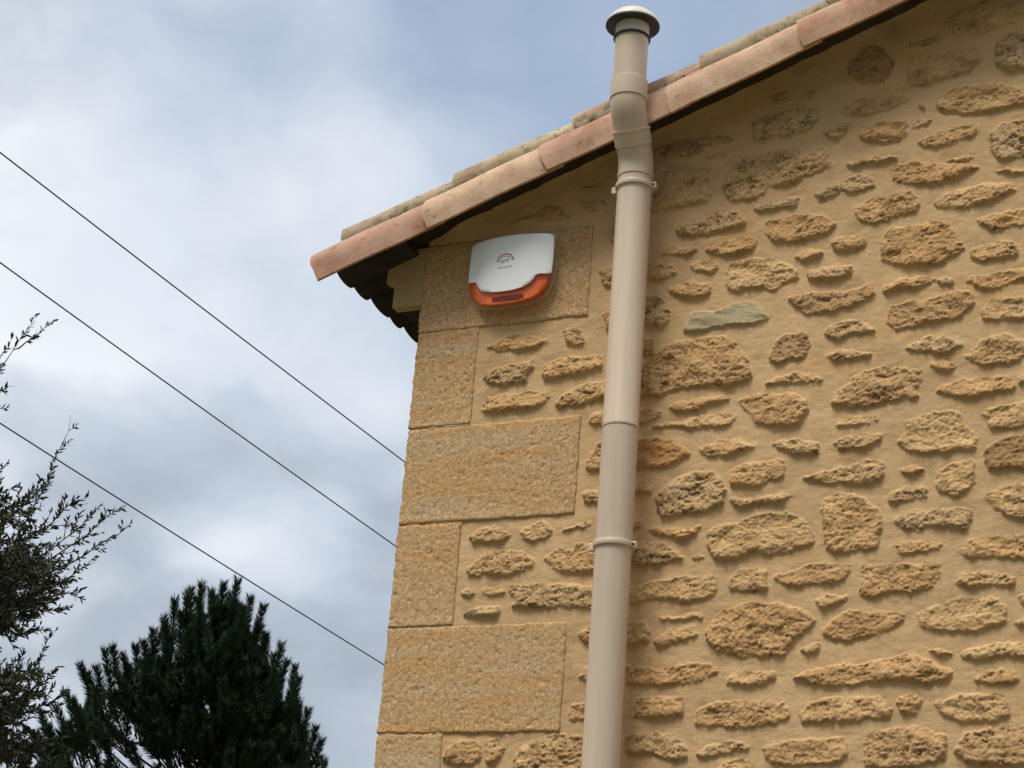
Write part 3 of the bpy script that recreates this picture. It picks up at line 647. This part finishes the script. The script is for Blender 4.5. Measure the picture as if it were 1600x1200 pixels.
# verge: an outer row of flanged tiles and a row of cover tiles on top of it, each tile its own mesh
TINTS = [(.52, .32, .23), (.61, .42, .285), (.56, .36, .26), (.62, .44, .30), (.55, .35, .24), (.60, .42, .29), (.48, .29, .21)]
TINTS2 = [(.44, .33, .235), (.47, .37, .25), (.50, .345, .25), (.43, .34, .23), (.49, .37, .27)]
def sweep_tile(name, prof, sA, sB, out, up, mat, th=.011, seed=0, steps=8):
    """prof: (y, n) outer outline; the lower end stands 'out' and 'up' proud of the upper end"""
    r = random.Random(seed); V_ = []; Pn = len(prof); nr = []
    for i in range(Pn):
        a = prof[max(i-1, 0)]; c = prof[min(i+1, Pn-1)]; t = Vector((c[0]-a[0], c[1]-a[1])).normalized(); nr.append((-t.y, t.x))
    wob = [r.uniform(-1, 1) for _ in range(6)]
    tl = r.uniform(-.004, .004)
    for j in range(steps+1):
        u = j/steps; s_ = sA+(sB-sA)*u
        for ins in (0, 1):
            for i, (yy, nn) in enumerate(prof):
                f = i/(Pn-1)
                es = 0
                if j == 0: es = .006*math.sin(f*5+wob[0]*3)+.005*wob[1]*f+r.uniform(-.0025, .0025)
                dn = .0015*math.sin(s_*17+wob[2]*6)+tl*(1-u)
                y_ = yy + out*(1-u)*-1 + ins*th*-nr[i][0]*-1*1.0
                n_ = nn + up*(1-u) + dn + ins*th*-nr[i][1]*-1*1.0
                V_.append(rk(s_+es, y_, n_))
    W_ = 2*Pn; Fc = []
    for j in range(steps):
        o = j*W_
        for i in range(Pn-1):
            Fc.append((o+i, o+i+1, o+W_+i+1, o+W_+i)); Fc.append((o+Pn+i+1, o+Pn+i, o+W_+Pn+i, o+W_+Pn+i+1))
        Fc.append((o, o+W_, o+W_+Pn, o+Pn)); Fc.append((o+Pn-1, o+2*Pn-1, o+W_+2*Pn-1, o+W_+Pn-1))
    for o in (0, steps*W_):
        for i in range(Pn-1): Fc.append((o+i, o+Pn+i, o+Pn+i+1, o+i+1))
    mb = MB(); mb.add(V_, Fc); ob = mb.build(name, mat, roof, True, 50)
    ob.color = (*(TINTS if name == 'verge_tile' else TINTS2)[seed % (7 if name == 'verge_tile' else 5)], 1)
    return ob
flange = [(-.137, 0), (-.1380, .02), (-.1390, .040), (-.1380, .060), (-.132, .080), (-.119, .098), (-.100, .110), (-.074, .115), (-.04, .115), (.02, .110)]
ends = [0.0, .396, .800, 1.209, 1.628, 2.03, 2.435, 2.84, 3.245, 3.65, 4.055]
for i, s_ in enumerate(ends):
    e_ = min((ends[i+1] if i+1 < len(ends) else s_+.405)+.05, sR+.05)
    sweep_tile('verge_tile', flange, s_, e_, .0125, -.004, M['tile'], seed=i)
ends2 = [.100, .506, .916, 1.325, 1.735, 2.14, 2.545, 2.95, 3.355, 3.76]
crown = [(-.110, .098), (-.1125, .108), (-.110, .120), (-.100, .136), (-.084, .149), (-.062, .156), (-.04, .158), (-.016, .156), (.006, .148), (.022, .136), (.034, .118)]
for i, s_ in enumerate(ends2):
    e_ = min((ends2[i+1] if i+1 < len(ends2) else s_+.405)+.05, sR+.04)
    sweep_tile('cover_tile', crown, s_, e_, .006, .016, M['tile2'], th=.013, seed=50+i)
# lumpy, lichened mortar bedding squeezed out between the two rows
ns, nk = 700, 12; V_ = []
for q in range(ns):
    s_ = .112+4.0*q/(ns-1)
    rr_ = .0115+.006*float(fbm(np.array([s_/.03]), np.array([.5]), 31, 3)[0])+.006*float(vnoise(np.array([s_/.11]), np.array([2.5]), 37)[0])
    for k in range(nk):
        a_ = 2*math.pi*k/nk; r2 = max(rr_, .004)*(1+.25*float(vnoise(np.array([s_/.012]), np.array([k*1.3]), 33)[0]))
        V_.append(rk(s_, -.1165+r2*math.cos(a_), .112+1.45*r2*math.sin(a_)))
b = MB(); b.add(V_, [(q*nk+k, q*nk+(k+1) % nk, (q+1)*nk+(k+1) % nk, (q+1)*nk+k) for q in range(ns-1) for k in range(nk)])
b.build('mortar_bedding', m_bed(), roof)

# ------------------------------------------------------------------ flue pipe
PX = .727; PL, PU = -.112, -.200
flue = empty('flue_pipe', (PX, PL, 0))
tag(flue, 'beige metal flue pipe rising past the roof edge to a round cowl', 'pipe')
def lathe(prof, x=PX, y=PL, n=48):
    V_ = []; 
    for r, z in prof:
        for k in range(n): a = 2*math.pi*k/n; V_.append((x+r*math.cos(a), y+r*math.sin(a), z))
    Fc = [(i*n+k, i*n+(k+1) % n, (i+1)*n+(k+1) % n, (i+1)*n+k) for i in range(len(prof)-1) for k in range(n)]
    Fc.append(tuple(range(n))[::-1]); Fc.append(tuple(range((len(prof)-1)*n, len(prof)*n)))
    return V_, Fc
def turned(name, prof, mat, parent=flue, x=PX, y=PL, angle=35):
    b = MB(); b.add(*lathe(prof, x, y)); return b.build(name, mat, parent, True, angle)
R0 = .0500
def sect(z0, z1):      # one length of pipe with its rolled lower lip
    return [(R0-.0018, z0+.001), (R0+.0008, z0), (R0+.0016, z0+.002), (R0+.0016, z0+.008), (R0, z0+.012), (R0, z1-.002), (R0-.003, z1)]
turned('lower_pipe', [(R0, .06), (R0, .07), (R0, 1.9), (R0, 3.4285), (R0-.002, 3.430)], M['pipe'])
turned('middle_pipe', sect(3.4300, 4.232), M['pipe'])
# the offset: two bends with beads and sockets
def bend(name, path, rad, mat, angle=40):
    n = 48; V_ = []; P = [Vector(p) for p in path]
    for i, p in enumerate(P):
        t = (P[min(i+1, len(P)-1)]-P[max(i-1, 0)]).normalized(); u = Vector((1, 0, 0)); w = t.cross(u)
        for k in range(n): a = 2*math.pi*k/n; V_.append(p+(u*math.cos(a)+w*math.sin(a))*rad[i])
    Fc = [(i*n+k, i*n+(k+1) % n, (i+1)*n+(k+1) % n, (i+1)*n+k) for i in range(len(P)-1) for k in range(n)]
    Fc.append(tuple(range(n))[::-1]); Fc.append(tuple(range((len(P)-1)*n, len(P)*n)))
    b = MB(); b.add(V_, Fc); return b.build(name, mat, flue, True, angle)
def arc(y0, z0, y1, z1, bow, k=12):     # quarter-smooth path between a vertical and a slanting run
    pass
DY, zA, zB = PU-PL, 4.262, 4.392
mid = Vector((PX, (PL+PU)/2, (zA+zB)/2)); dirm = Vector((0, DY, zB-zA)).normalized()
def corner(p, d0, d1, r=.055, k=10):    # rounded corner at p
    a = p-d0*r; c = p+d1*r; return [a*(1-t)**2+p*2*t*(1-t)+c*t**2 for t in [i/k for i in range(k+1)]]
Zu = Vector((0, 0, 1))
lowc = corner(Vector((PX, PL, zA)), Zu, dirm, .027); upc = corner(Vector((PX, PU, zB)), dirm, Zu, .027)
R1 = .0512
pathL = [Vector((PX, PL, 4.205)), Vector((PX, PL, 4.2055)), Vector((PX, PL, 4.218)), Vector((PX, PL, 4.2185))]+lowc
bend('lower_elbow', pathL+[mid-dirm*.01], [R1-.004, R1+.0015, R1+.0015, R1]+[R1]*len(lowc)+[R1], M['pipe'])
sk = [mid-dirm*.030, mid-dirm*.0295, mid+dirm*.012, mid+dirm*.0125, mid+dirm*.0175, mid+dirm*.018]
bend('bend_socket', sk, [R1-.003, R1+.0032, R1+.0032, R1+.0052, R1+.0052, R1-.003], M['pipe2'])
pathU = [mid+dirm*.012]+upc+[Vector((PX, PU, 4.436)), Vector((PX, PU, 4.4365)), Vector((PX, PU, 4.440))]
bend('upper_elbow', pathU, [R1]+[R1]*len(upc)+[R1, R1+.001, R1+.001], M['pipe'])
turned('upper_socket', [(R1-.003, 4.417), (R1+.0030, 4.4175), (R1+.0034, 4.420), (R1+.0030, 4.478), (R1+.001, 4.4798), (R1-.004, 4.480)], M['pipe2'], y=PU)
turned('upper_pipe', [(.0492, 4.44), (.0492, 4.45), (.0492, 4.62), (.0492, 4.622)], M['pipe'], y=PU)
turned('collar_ring', [(.0497, 4.6200), (.0545, 4.6202), (.0550, 4.622), (.0550, 4.6265), (.0500, 4.628)], M['dark'], y=PU)
turned('cowl_neck', [(.0496, 4.618), (.0496, 4.62), (.0500, 4.668), (.0500, 4.670)], M['cap'], y=PU)
cowl = turned('cowl', [(.045, 4.6705), (.0775, 4.6690), (.0790, 4.6705), (.0785, 4.6735), (.0755, 4.681), (.0680, 4.692), (.0560, 4.703), (.040, 4.7115), (.020, 4.7165), (.002, 4.718)], M['cap'], y=PU, angle=60)
bt = turned('cowl_base_ring', [(.0505, 4.6640), (.0775, 4.6630), (.0800, 4.6650), (.0800, 4.6690), (.0505, 4.6695)], M['dark'], parent=cowl, y=PU)
def clamp(z):
    c = turned('wall_clamp', [(R0+.0005, z), (R0+.0055, z+.0005), (R0+.0065, z+.0030), (R0+.0065, z+.0130), (R0+.0055, z+.0155), (R0+.0005, z+.016)], M['pipe2'])
    b = MB(); pass
    for nm, lo, hi in (('bracket_ear', (PX-R0-.0215, PL-.004, z-.003), (PX-R0-.003, PL+.011, z+.0185)), ('bracket_ear', (PX+R0+.003, PL-.006, z-.001), (PX+R0+.017, PL+.009, z+.0175)), ('wall_stud', (PX-.008, PL+R0, z+.001), (PX+.008, .004, z+.015))):
        b = MB(); b.box(lo, hi); e = b.build(nm, M['pipe2'], c, False)
        md = e.modifiers.new('Bevel', 'BEVEL'); md.width = .0025; md.segments = 2
    b = MB(); b.tube([(PX+R0+.010, PL-.0085, z+.009), (PX+R0+.010, PL-.004, z+.009)], .0036, 10); b.build('screw', M['dark'], c)
for z in (4.168, 3.086, 1.6, .5): clamp(z)

# ------------------------------------------------------------------ siren
siren = empty('alarm_siren', (.32, 0, 3.97))
tag(siren, 'white alarm siren with an amber lens around its base, fixed under the roof edge', 'alarm siren')
XC, HW = .328, .137
def uu(x): return min(1.0, abs((x-XC)/HW))
def face_y(x, back=0.0): return -.042 - .018*(1-uu(x)**3.2) + back
def trace(pts, back=0.0, flat=None):        # outline of the photo laid on the bulging face (or on a flat plane)
    out = []
    for px, py in pts:
        y = flat if flat is not None else -.05
        for _ in range(3):
            p = at_y(px, py, y)
            if flat is None: y = face_y(p[0], back)
        out.append(Vector(at_y(px, py, y)))
    return out
def soften(P, k=.22):
    n = len(P); return [q for i in range(n) for q in (P[i]*(1-k)+P[(i+1) % n]*k, P[i]*k+P[(i+1) % n]*(1-k))]
def shell_mesh(name, base, face, mat, parent, back=0.0, rim=.0035, rings=9):
    base, face = soften(soften(base, .14), .2), soften(soften(face, .14), .2); n = len(face)
    cx = sum(p.x for p in face)/n; cz = sum(p.z for p in face)/n; V_ = []
    V_ += [(p.x, p.y, p.z) for p in base]
    V_ += [((p.x*.3+q.x*.7), p.y*.3+(q.y+rim)*.7, p.z*.3+q.z*.7) for p, q in zip(base, face)]
    V_ += [(p.x, p.y+rim, p.z) for p in face]
    for k, dy in ((.996, .3*rim), (.985, 0)):
        V_ += [(cx+(p.x-cx)*k, face_y(cx+(p.x-cx)*k, back)+dy, cz+(p.z-cz)*k) for p in face]
    for r_ in range(1, rings):
        k = .975*(1-r_/rings)
        V_ += [(cx+(p.x-cx)*k, face_y(cx+(p.x-cx)*k, back), cz+(p.z-cz)*k) for p in face]
    nr = len(V_)//n
    Fc = [(i*n+k, i*n+(k+1) % n, (i+1)*n+(k+1) % n, (i+1)*n+k) for i in range(nr-1) for k in range(n)]
    V_.append((cx, face_y(cx, back), cz)); Fc += [((nr-1)*n+k, (nr-1)*n+(k+1) % n, len(V_)-1) for k in range(n)]
    b = MB(); b.add(V_, Fc); return b.build(name, mat, parent, True, 50)
Bp = [(739, 382), (768, 373), (800, 367), (835, 364), (868, 364), (869.5, 373), (869, 395), (865.5, 430), (862, 448), (852, 463.5), (835, 473), (800, 480), (760, 484), (745, 482), (736, 473), (732, 457), (731, 444), (735, 412)]
bp0, bp1 = trace(Bp, flat=.004), trace(Bp, flat=-.010)
bb = MB(); n_ = len(soften(bp0)); c0, c1 = soften(bp0), soften(bp1)
c0 = [Vector((q.x, .004, q.z)) for q in c1]
bb.add([tuple(p) for p in c0+c1], [(k, (k+1) % n_, n_+(k+1) % n_, n_+k) for k in range(n_)] + [tuple(range(n_, 2*n_))])
bb.build('back_plate', M['trim'], siren, True, 40)
lb = [(746, 400), (768, 396), (800, 392), (835, 388), (857, 389), (859, 400), (860, 420), (860, 446), (851, 460), (834, 470.5), (800, 477.5), (760, 481.5), (745, 479), (736, 470), (732, 455), (732, 444), (740, 425)]
lf = [(748, 402), (768, 398), (800, 395), (833, 392), (852, 392), (855, 400), (857, 420), (854, 443), (845, 455), (830, 465), (798, 473), (765, 477), (749, 475), (741, 467), (736, 453), (735, 442), (743, 425)]
lens = shell_mesh('amber_lens', trace(lb, flat=-.010), trace(lf, .009), M['lens'], siren, .009, .006)
cf = [(738, 382), (768, 372.5), (800, 366.5), (833, 364), (866, 365), (865.5, 390), (862, 424), (860, 427), (842, 427), (836, 430), (833.5, 435), (828, 441), (817, 448), (800, 453), (780, 456), (765, 456.5), (752, 455), (747, 450), (744, 444), (742, 441), (732, 442), (731, 440), (734, 412)]
shell_mesh('white_cover', trace([(x+1, y+1.2) for x, y in cf], flat=-.016), trace(cf), M['white'], siren, 0, .0035)
sl_ = MB(); pt = trace([(768, 465), (780, 463.5), (800, 461), (817, 458.5), (818, 464), (806, 468), (785, 471), (769, 472)], .0075); n_ = len(pt)
sl_.add([tuple(p) for p in pt]+[(p.x, p.y+.004, p.z) for p in pt], [tuple(range(n_))]+[(k, (k+1) % n_, n_+(k+1) % n_, n_+k) for k in range(n_)])
sl_.build('sounder_slot', m_plain('dark_red_grille', (.17, .026, .010), .3, .4, .15, 30), lens, False)
def stroke(name, lines, mat, r):
    b = MB()
    for l_ in lines:
        P = trace(l_, -.0004); b.tube(P, r, 6)
    return b.build(name, mat, siren)
stroke('printed_arc', [[(776.7, 408.6), (780, 402), (785, 398), (792.5, 396.4), (798.3, 398), (803.3, 404.8)]], M['ink_red'], .0015)
stroke('printed_arc', [[(780, 408.5), (783.3, 403.2), (786.7, 400.7), (791.7, 399.8), (796.7, 401.6), (800, 405.2)], [(776.7, 408.6), (780, 408.5)], [(800, 405.2), (803.3, 404.8)]], M['ink_red'], .0008)
stroke('printed_digits', [[(783.2, 411.5), (783.6, 409.2), (785.2, 407.2)], [(786, 410.8), (785.6, 407), (788, 406.6), (787.4, 411)], [(790.4, 408), (789.8, 404.6)], [(792.5, 408), (791.5, 405), (793.4, 403.6), (795, 406), (793.6, 408.2), (792.5, 408)]], M['ink_dark'], .0008)
wr = []
for k in range(9):
    x0 = 778+k*2.45; y0 = 419.6-k*.34; h_ = (2.6, 1.7, 2.2, 1.6, 2.6, 1.7, 1.6, 2.2, 3.4)[k]
    wr.append([(x0, y0), (x0+.3, y0-h_)]); wr.append([(x0+.3, y0-h_*.9), (x0+1.3, y0-h_*.7), (x0+1.4, y0-.1)])
stroke('printed_lettering', wr, M['ink_teal'], .00055)

# ------------------------------------------------------------------ overhead cables
def cable(l, a, b_, da, db, label):
    P0 = Vector(at_d(*a, da)); P1 = Vector(at_d(*b_, db)); d = P1-P0
    A_ = P0-d*.9; B_ = P1+d*1.1; K = 60; L_ = (B_-A_).length
    P = [A_.lerp(B_, k/K)-Vector((0, 0, 4*.06*(k/K)*(1-k/K))) for k in range(K+1)]
    # keep the drawn stretch on its line despite the sag
    P = [p+Vector((0, 0, .058)) for p in P]
    b = MB(); b.tube(P, .0056, 8); o = b.build('overhead_cable', M['cable'])
    tag(o, label, 'cable', 'overhead cables crossing the sky')
cable(0, (0, 240), (632, 722), 14, 17, 'thin dark overhead cable, the uppermost of the three crossing the cloudy sky')
cable(1, (0, 412), (617, 853), 14.2, 17.2, 'thin dark overhead cable running midway between two others to the wall corner')
cable(2, (0, 663), (598, 1038), 14.4, 17.4, 'thin dark overhead cable passing just over the tip of the pine')

# ------------------------------------------------------------------ trees
def ribbons(P, D, Wv, L_, w):      # flat slim leaves: root point, direction, width vector, length, width
    a = P - Wv*(w/2)[:, None]*.5; b = P + Wv*(w/2)[:, None]*.5
    c = P + D*(L_*.5)[:, None] + Wv*(w/2)[:, None]; d = P + D*(L_*.5)[:, None] - Wv*(w/2)[:, None]
    e = P + D*L_[:, None]
    n = len(P); V_ = np.stack([a, b, c, d, e], 1).reshape(-1, 3); i = np.arange(n)*5
    T = np.concatenate([np.stack([i, i+1, i+2], 1), np.stack([i, i+2, i+3], 1), np.stack([i+3, i+2, i+4], 1)])
    return V_, T
def unit(v): return v/np.maximum(np.linalg.norm(v, axis=-1, keepdims=True), 1e-9)
# --- pine
PD = 20.0
def pp(px, py, dd=0.0): return at_d(px, py, PD+dd)
top = pp(372, 905); base = np.array([top[0]-.15, top[1]+.1, 0.0])
pine = empty('pine_tree', tuple(base)); tag(pine, 'dark green bushy pine with upswept shoots standing below the lowest cable', 'tree')
r = random.Random(3)
mb = MB(); H = top[2]-.25
axis = [Vector((base[0]+.15*(k/10)**2, base[1]-.1*(k/10)**2, H*k/10)) for k in range(11)]
mb.tube(axis, [.17*(1-k/10.6)+.012 for k in range(11)], 12); mb.build('trunk', M['bark'], pine)
PXM = (pp(470, 1100)-pp(370, 1100)); PXM = np.linalg.norm(PXM)/100     # metres per photo pixel here
sil = [(892, 0, 0), (905, 8, 10), (930, 95, 45), (960, 112, 52), (985, 130, 62), (1010, 208, 78), (1050, 262, 98), (1100, 292, 118), (1150, 314, 138), (1200, 322, 150), (1300, 340, 175), (1500, 300, 190), (1650, 200, 150), (1700, 60, 60)]
def hw(py): 
    ys = [s_[0] for s_ in sil]; return np.interp(py, ys, [s_[1] for s_ in sil]), np.interp(py, ys, [s_[2] for s_ in sil])
shoots = []     # tip, direction, length
tips = [(372, 903), (350, 909), (392, 932), (413, 944), (316, 911), (300, 918), (292, 922), (274, 934), (336, 931), (256, 962), (240, 982), (416, 988), (440, 1004), (449, 1030), (461, 1038), (467, 1056), (468, 1092), (482, 1107), (494, 1134), (503, 1153), (212, 1006), (176, 1008), (163, 1014), (125, 1036), (138, 1050), (102, 1080), (112, 1090), (60, 1108), (86, 1100), (190, 1020), (225, 1000), (150, 1040), (330, 920), (308, 930), (283, 955), (360, 925), (382, 945), (405, 975), (428, 1020), (480, 1140), (500, 1180), (75, 1130), (52, 1150), (270, 990), (345, 960), (200, 1040), (440, 1060), (456, 1120)]
cxp = 360
right = RR; upv = np.array([0, 0, 1.0])
for px, py in tips:
    p = pp(px, py, r.uniform(-.5, .5)); lean = (px-345)/330
    d = unit(right*lean*.55+upv+np.array([r.uniform(-.15, .15), r.uniform(-.15, .15), 0])); shoots.append((p-d*.03, d, r.uniform(.45, .7), .95))
    for _ in range(3):          # side shoots below each leader
        d2 = unit(d+right*r.uniform(-.5, .5)+np.array([0, r.uniform(-.5, .5), r.uniform(0, .2)]))
        shoots.append((p-d*r.uniform(.22, .55)+right*r.uniform(-.12, .12), d2, r.uniform(.25, .42), .92))
cnt = 0
while cnt < 820:
    py = r.uniform(945, 1660); 
    if r.random() > .35+.65*(py < 1260): continue
    l_, rt = hw(py-22); l_ = max(l_-34, 4); rt = max(rt-26, 4)
    a = r.uniform(0, 2*math.pi); rr_ = math.sqrt(r.uniform(.0, 1)); 
    if r.random() < .35: rr_ = r.uniform(.75, 1)
    ux = math.cos(a)*rr_; uy = math.sin(a)*rr_
    x = 360+(ux*rt if ux > 0 else ux*l_); dep = uy*(l_+rt)/2*PXM
    clump = vnoise(np.array([x/46.]), np.array([py/42.]), 77)[0]*.5+vnoise(np.array([x/46.+dep]), np.array([dep/.5]), 78)[0]*.5
    if clump < -.06: continue
    p = pp(x, py, dep); out = unit(right*ux+np.array([fw[0], fw[1], 0])*uy)
    d = unit(out*(.25+.65*rr_)+upv*(.95-.2*rr_)+np.array([r.uniform(-.3, .3), r.uniform(-.3, .3), 0]))
    shoots.append((p, d, r.uniform(.20, .40), .95)); cnt += 1
tw = MB(); Pn, Dn, Ln, Wn, Cn, wn = [], [], [], [], [], []
for p, d, ln, k in shoots:
    root = p-d*ln
    hz = min(max(root[2]-r.uniform(.1, .7), .5), H); ax = np.array([base[0]+.15*(hz/H)**2, base[1]-.1*(hz/H)**2, hz])
    m1 = root*.6+ax*.4-np.array([0, 0, .08]); 
    if r.random() < .12: tw.tube([ax, m1, root, p], [.022, .014, .009, .004], 5)
    else: tw.tube([root-d*.15, root, p], [.010, .008, .004], 4)
    m = int(330*ln/.3); t = rng.random(m)**.85
    q = root+d*(ln*t)[:, None]
    o = unit(np.cross(d, rng.standard_normal((m, 3)))); nd = unit(d*(.50+.45*t)[:, None]+o*.72)
    Pn.append(q); Dn.append(nd); Ln.append(rng.uniform(.075, .115, m)*k); Wn.append(unit(np.cross(nd, rng.standard_normal((m, 3))))); wn.append(np.full(m, .0062)); Cn.append(np.clip(.35+.25*rng.standard_normal(m)+r.uniform(-.3, .3), 0, 1))
tw.build('branches', m_plain('dark_resinous_bark', (.030, .024, .018), .95, .03, .3), pine)
V_, T = ribbons(np.concatenate(Pn), np.concatenate(Dn), np.concatenate(Wn), np.concatenate(Ln), np.concatenate(wn))
cc = np.repeat(np.concatenate(Cn), 5)[:, None]*np.ones(3)
mesh('crown', V_, T, M['needle'], pine, False, cc)

# --- small-leaved evergreen at the left
LD = 9.5
def lp(px, py, dd=0.0): return Vector(at_d(px, py, LD+dd))
oak_base = lp(-330, 1500); oak_base.z = 0
oak = empty('evergreen_tree', tuple(oak_base)); tag(oak, 'loose small-leaved grey-green tree reaching in at the left edge, its twigs against the sky', 'tree')
mb = MB(); fork = lp(-300, 1180); mb.tube([oak_base, oak_base.lerp(fork, .5)+Vector((.05, .03, 0)), fork], [.16, .13, .10], 12); mb.build('trunk', M['bark'], oak)
PM = (lp(100, 900)-lp(0, 900)).length/100
r = random.Random(21); limbs = MB(); LP, LDr, LL, LW, Lw, LC = [], [], [], [], [], []
def leaves_on(P, dens_=1.0, sz=1.0):
    for i in range(len(P)-1):
        a, b_ = P[i], P[i+1]; sg = (b_-a); L_ = sg.length; n = max(1, int(L_/(.0054)*dens_)); t0 = sg.normalized()
        if r.random() < .22: continue
        for k in range(n):
            q = a+sg*((k+r.random())/n); o = t0.cross(Vector((r.uniform(-1, 1), r.uniform(-1, 1), r.uniform(-1, 1)))).normalized()
            d = (t0*r.uniform(.5, 1.0)+o*r.uniform(.5, 1.0)).normalized()
            LP.append(q); LDr.append(d); LL.append(r.uniform(.022, .040)*sz); Lw.append(r.uniform(.0075, .012)*sz)
            LW.append(d.cross(Vector((r.uniform(-1, 1), r.uniform(-1, 1), r.uniform(-1, 1)))).normalized()); LC.append(min(1, max(0, r.gauss(.4, .25))))
def curve(a, b_, bow, n=6):
    m = (a+b_)/2+bow; return [a*(1-t)**2+m*2*t*(1-t)+b_*t**2 for t in [k/n for k in range(n+1)]]
def spray(pa, pb, dd, ntw, tl, dens_=1.0, rad=.006, bow=(0, 0)):
    a, b_ = lp(*pa, dd), lp(*pb, dd+r.uniform(-.1, .1)); bw = Vector(RR)*bow[0]*PM-Vector(UU)*bow[1]*PM
    P = curve(a, b_, bw, 8); P = [P[0]]+[q+Vector((r.uniform(-1, 1), r.uniform(-1, 1), r.uniform(-1, 1)))*.009 for q in P[1:]]; limbs.tube(P, [rad*(1-.8*k/8) for k in range(9)], 6); leaves_on(P[2:], dens_*.7)
    dirv = (b_-a).normalized()
    for k in range(ntw):
        t = .12+.86*(k+r.random())/ntw; q = P[min(7, int(t*8))].lerp(P[min(8, int(t*8)+1)], t*8 % 1)
        side = Vector((r.uniform(-1, 1), r.uniform(-1, 1), r.uniform(-1, 1))); side = (side-dirv*side.dot(dirv)).normalized()
        d = (dirv*r.uniform(.5, 1)+side*r.uniform(.4, .8)+Vector((0, 0, .15))).normalized(); L_ = tl*PM*r.uniform(.5, 1.1)*(1-.45*t)
        Q = curve(q, q+d*L_, side*L_*.08, 4); limbs.tube(Q, [rad*.4, rad*.34, rad*.28, rad*.2, rad*.12], 4); leaves_on(Q, dens_)
S_ = [((-60, 660), (57, 488), 3, 22, 1.0, (12, -8)), ((28, 545), (85, 503), 2, 14, 1.2, (0, 4)), ((-30, 620), (17, 528), 3, 16, .9, (0, 0)), ((-60, 640), (14, 602), 4, 16, 1.2, (0, 0)), ((-50, 630), (12, 637), 3, 12, 1.0, (0, 4)),
      ((-80, 800), (12, 722), 5, 26, 1.2, (0, 6)), ((20, 850), (113, 650), 8, 34, .75, (14, 0)),
      ((-120, 900), (52, 768), 14, 60, 1.2, (0, -10)), ((-100, 930), (78, 748), 16, 70, 1.2, (0, -6)), ((-60, 930), (122, 778), 16, 66, 1.15, (0, 0)), ((-40, 950), (152, 800), 14, 50, 1.05, (0, 0)),
      ((-20, 940), (188, 792), 13, 46, .9, (0, 12)), ((10, 930), (207, 818), 12, 40, .8, (0, 12)), ((-30, 960), (150, 880), 12, 44, 1.0, (0, 8)), ((-60, 960), (124, 925), 14, 52, 1.1, (0, 6)),
      ((-90, 950), (98, 955), 14, 56, 1.2, (0, -4)), ((-120, 960), (58, 990), 16, 60, 1.3, (0, -10)), ((-140, 940), (20, 1000), 16, 60, 1.3, (0, -10)),
      ((-20, 1130), (88, 985), 5, 26, .7, (10, 0)), ((10, 1110), (92, 1044), 7, 28, .9, (0, 0)), ((-60, 1120), (60, 1045), 13, 50, 1.2, (0, 0)), ((-80, 1160), (95, 1090), 16, 56, 1.2, (0, 0)), ((-80, 1220), (85, 1150), 18, 60, 1.2, (0, 0)),
      ((-90, 1120), (22, 1060), 14, 54, 1.2, (0, 0)), ((-90, 1260), (105, 1195), 18, 60, 1.2, (0, 0)), ((-100, 1300), (120, 1230), 18, 60, 1.2, (0, 0))]
for a_, b__, nt_, tl, de, bw in S_:
    spray(a_, b__, r.uniform(-.35, .35), nt_, tl, de, .0065 if nt_ > 9 else .004, bw)
for _ in range(50):         # the body of the crown, further in
    ax_, ay_ = r.uniform(-260, -40), r.uniform(800, 1250); L_ = r.uniform(60, 130); an = r.uniform(-.9, .9)
    bx_, by_ = ax_+L_*math.cos(an), ay_-L_*math.sin(an)*1.0
    if 985 < by_ < 1045 and bx_ > -10: continue
    if bx_ > 60: bx_ = 60
    spray((ax_, ay_), (bx_, by_), r.uniform(-.8, .8), 16, 62, 1.2, .007)
for _ in range(60):
    ax_, ay_ = r.uniform(-90, 30), r.uniform(860, 1010); L_ = r.uniform(40, 90); an = r.uniform(-.7, 1.3)
    bx_, by_ = ax_+L_*math.cos(an), ay_-L_*math.sin(an)
    if bx_ > 105 or by_ < 790+max(bx_, 0)*.2 or by_ > 1000-max(bx_, 0)*.45: continue
    spray((ax_, ay_), (bx_, by_), r.uniform(-.6, .6), 12, 46, 1.3, .004)
for _ in range(22):
    ax_, ay_ = r.uniform(-90, 20), r.uniform(1080, 1230); L_ = r.uniform(40, 80); an = r.uniform(-.6, 1.2)
    bx_, by_ = ax_+L_*math.cos(an), ay_-L_*math.sin(an)
    if bx_ > 85 or by_ < 1050: continue
    spray((ax_, ay_), (bx_, by_), r.uniform(-.6, .6), 11, 44, 1.2, .004)
for (x_, y_) in ((-60, 900), (-100, 1000), (-80, 760), (-120, 1150), (-70, 640)):
    limbs.tube(curve(fork, lp(x_, y_), Vector((0, 0, .12)), 8), [.045, .038, .031, .025, .019, .014, .010, .006, .003], 8)
for _ in range(14):
    x_, y_ = r.uniform(-120, 10), r.uniform(720, 1200); limbs.tube(curve(lp(-230, 1120, r.uniform(-.3, .3)), lp(x_, y_, r.uniform(-.3, .3)), Vector((0, 0, .1)), 6), [.02, .017, .014, .011, .009, .007, .004], 6)
limbs.build('branches', M['bark'], oak)
V_, T = ribbons(*[np.array(q) for q in (LP, LDr, LW, LL, Lw)])
mesh('crown', V_, T, M['leaf'], oak, False, np.repeat(np.array(LC), 5)[:, None]*np.ones(3))
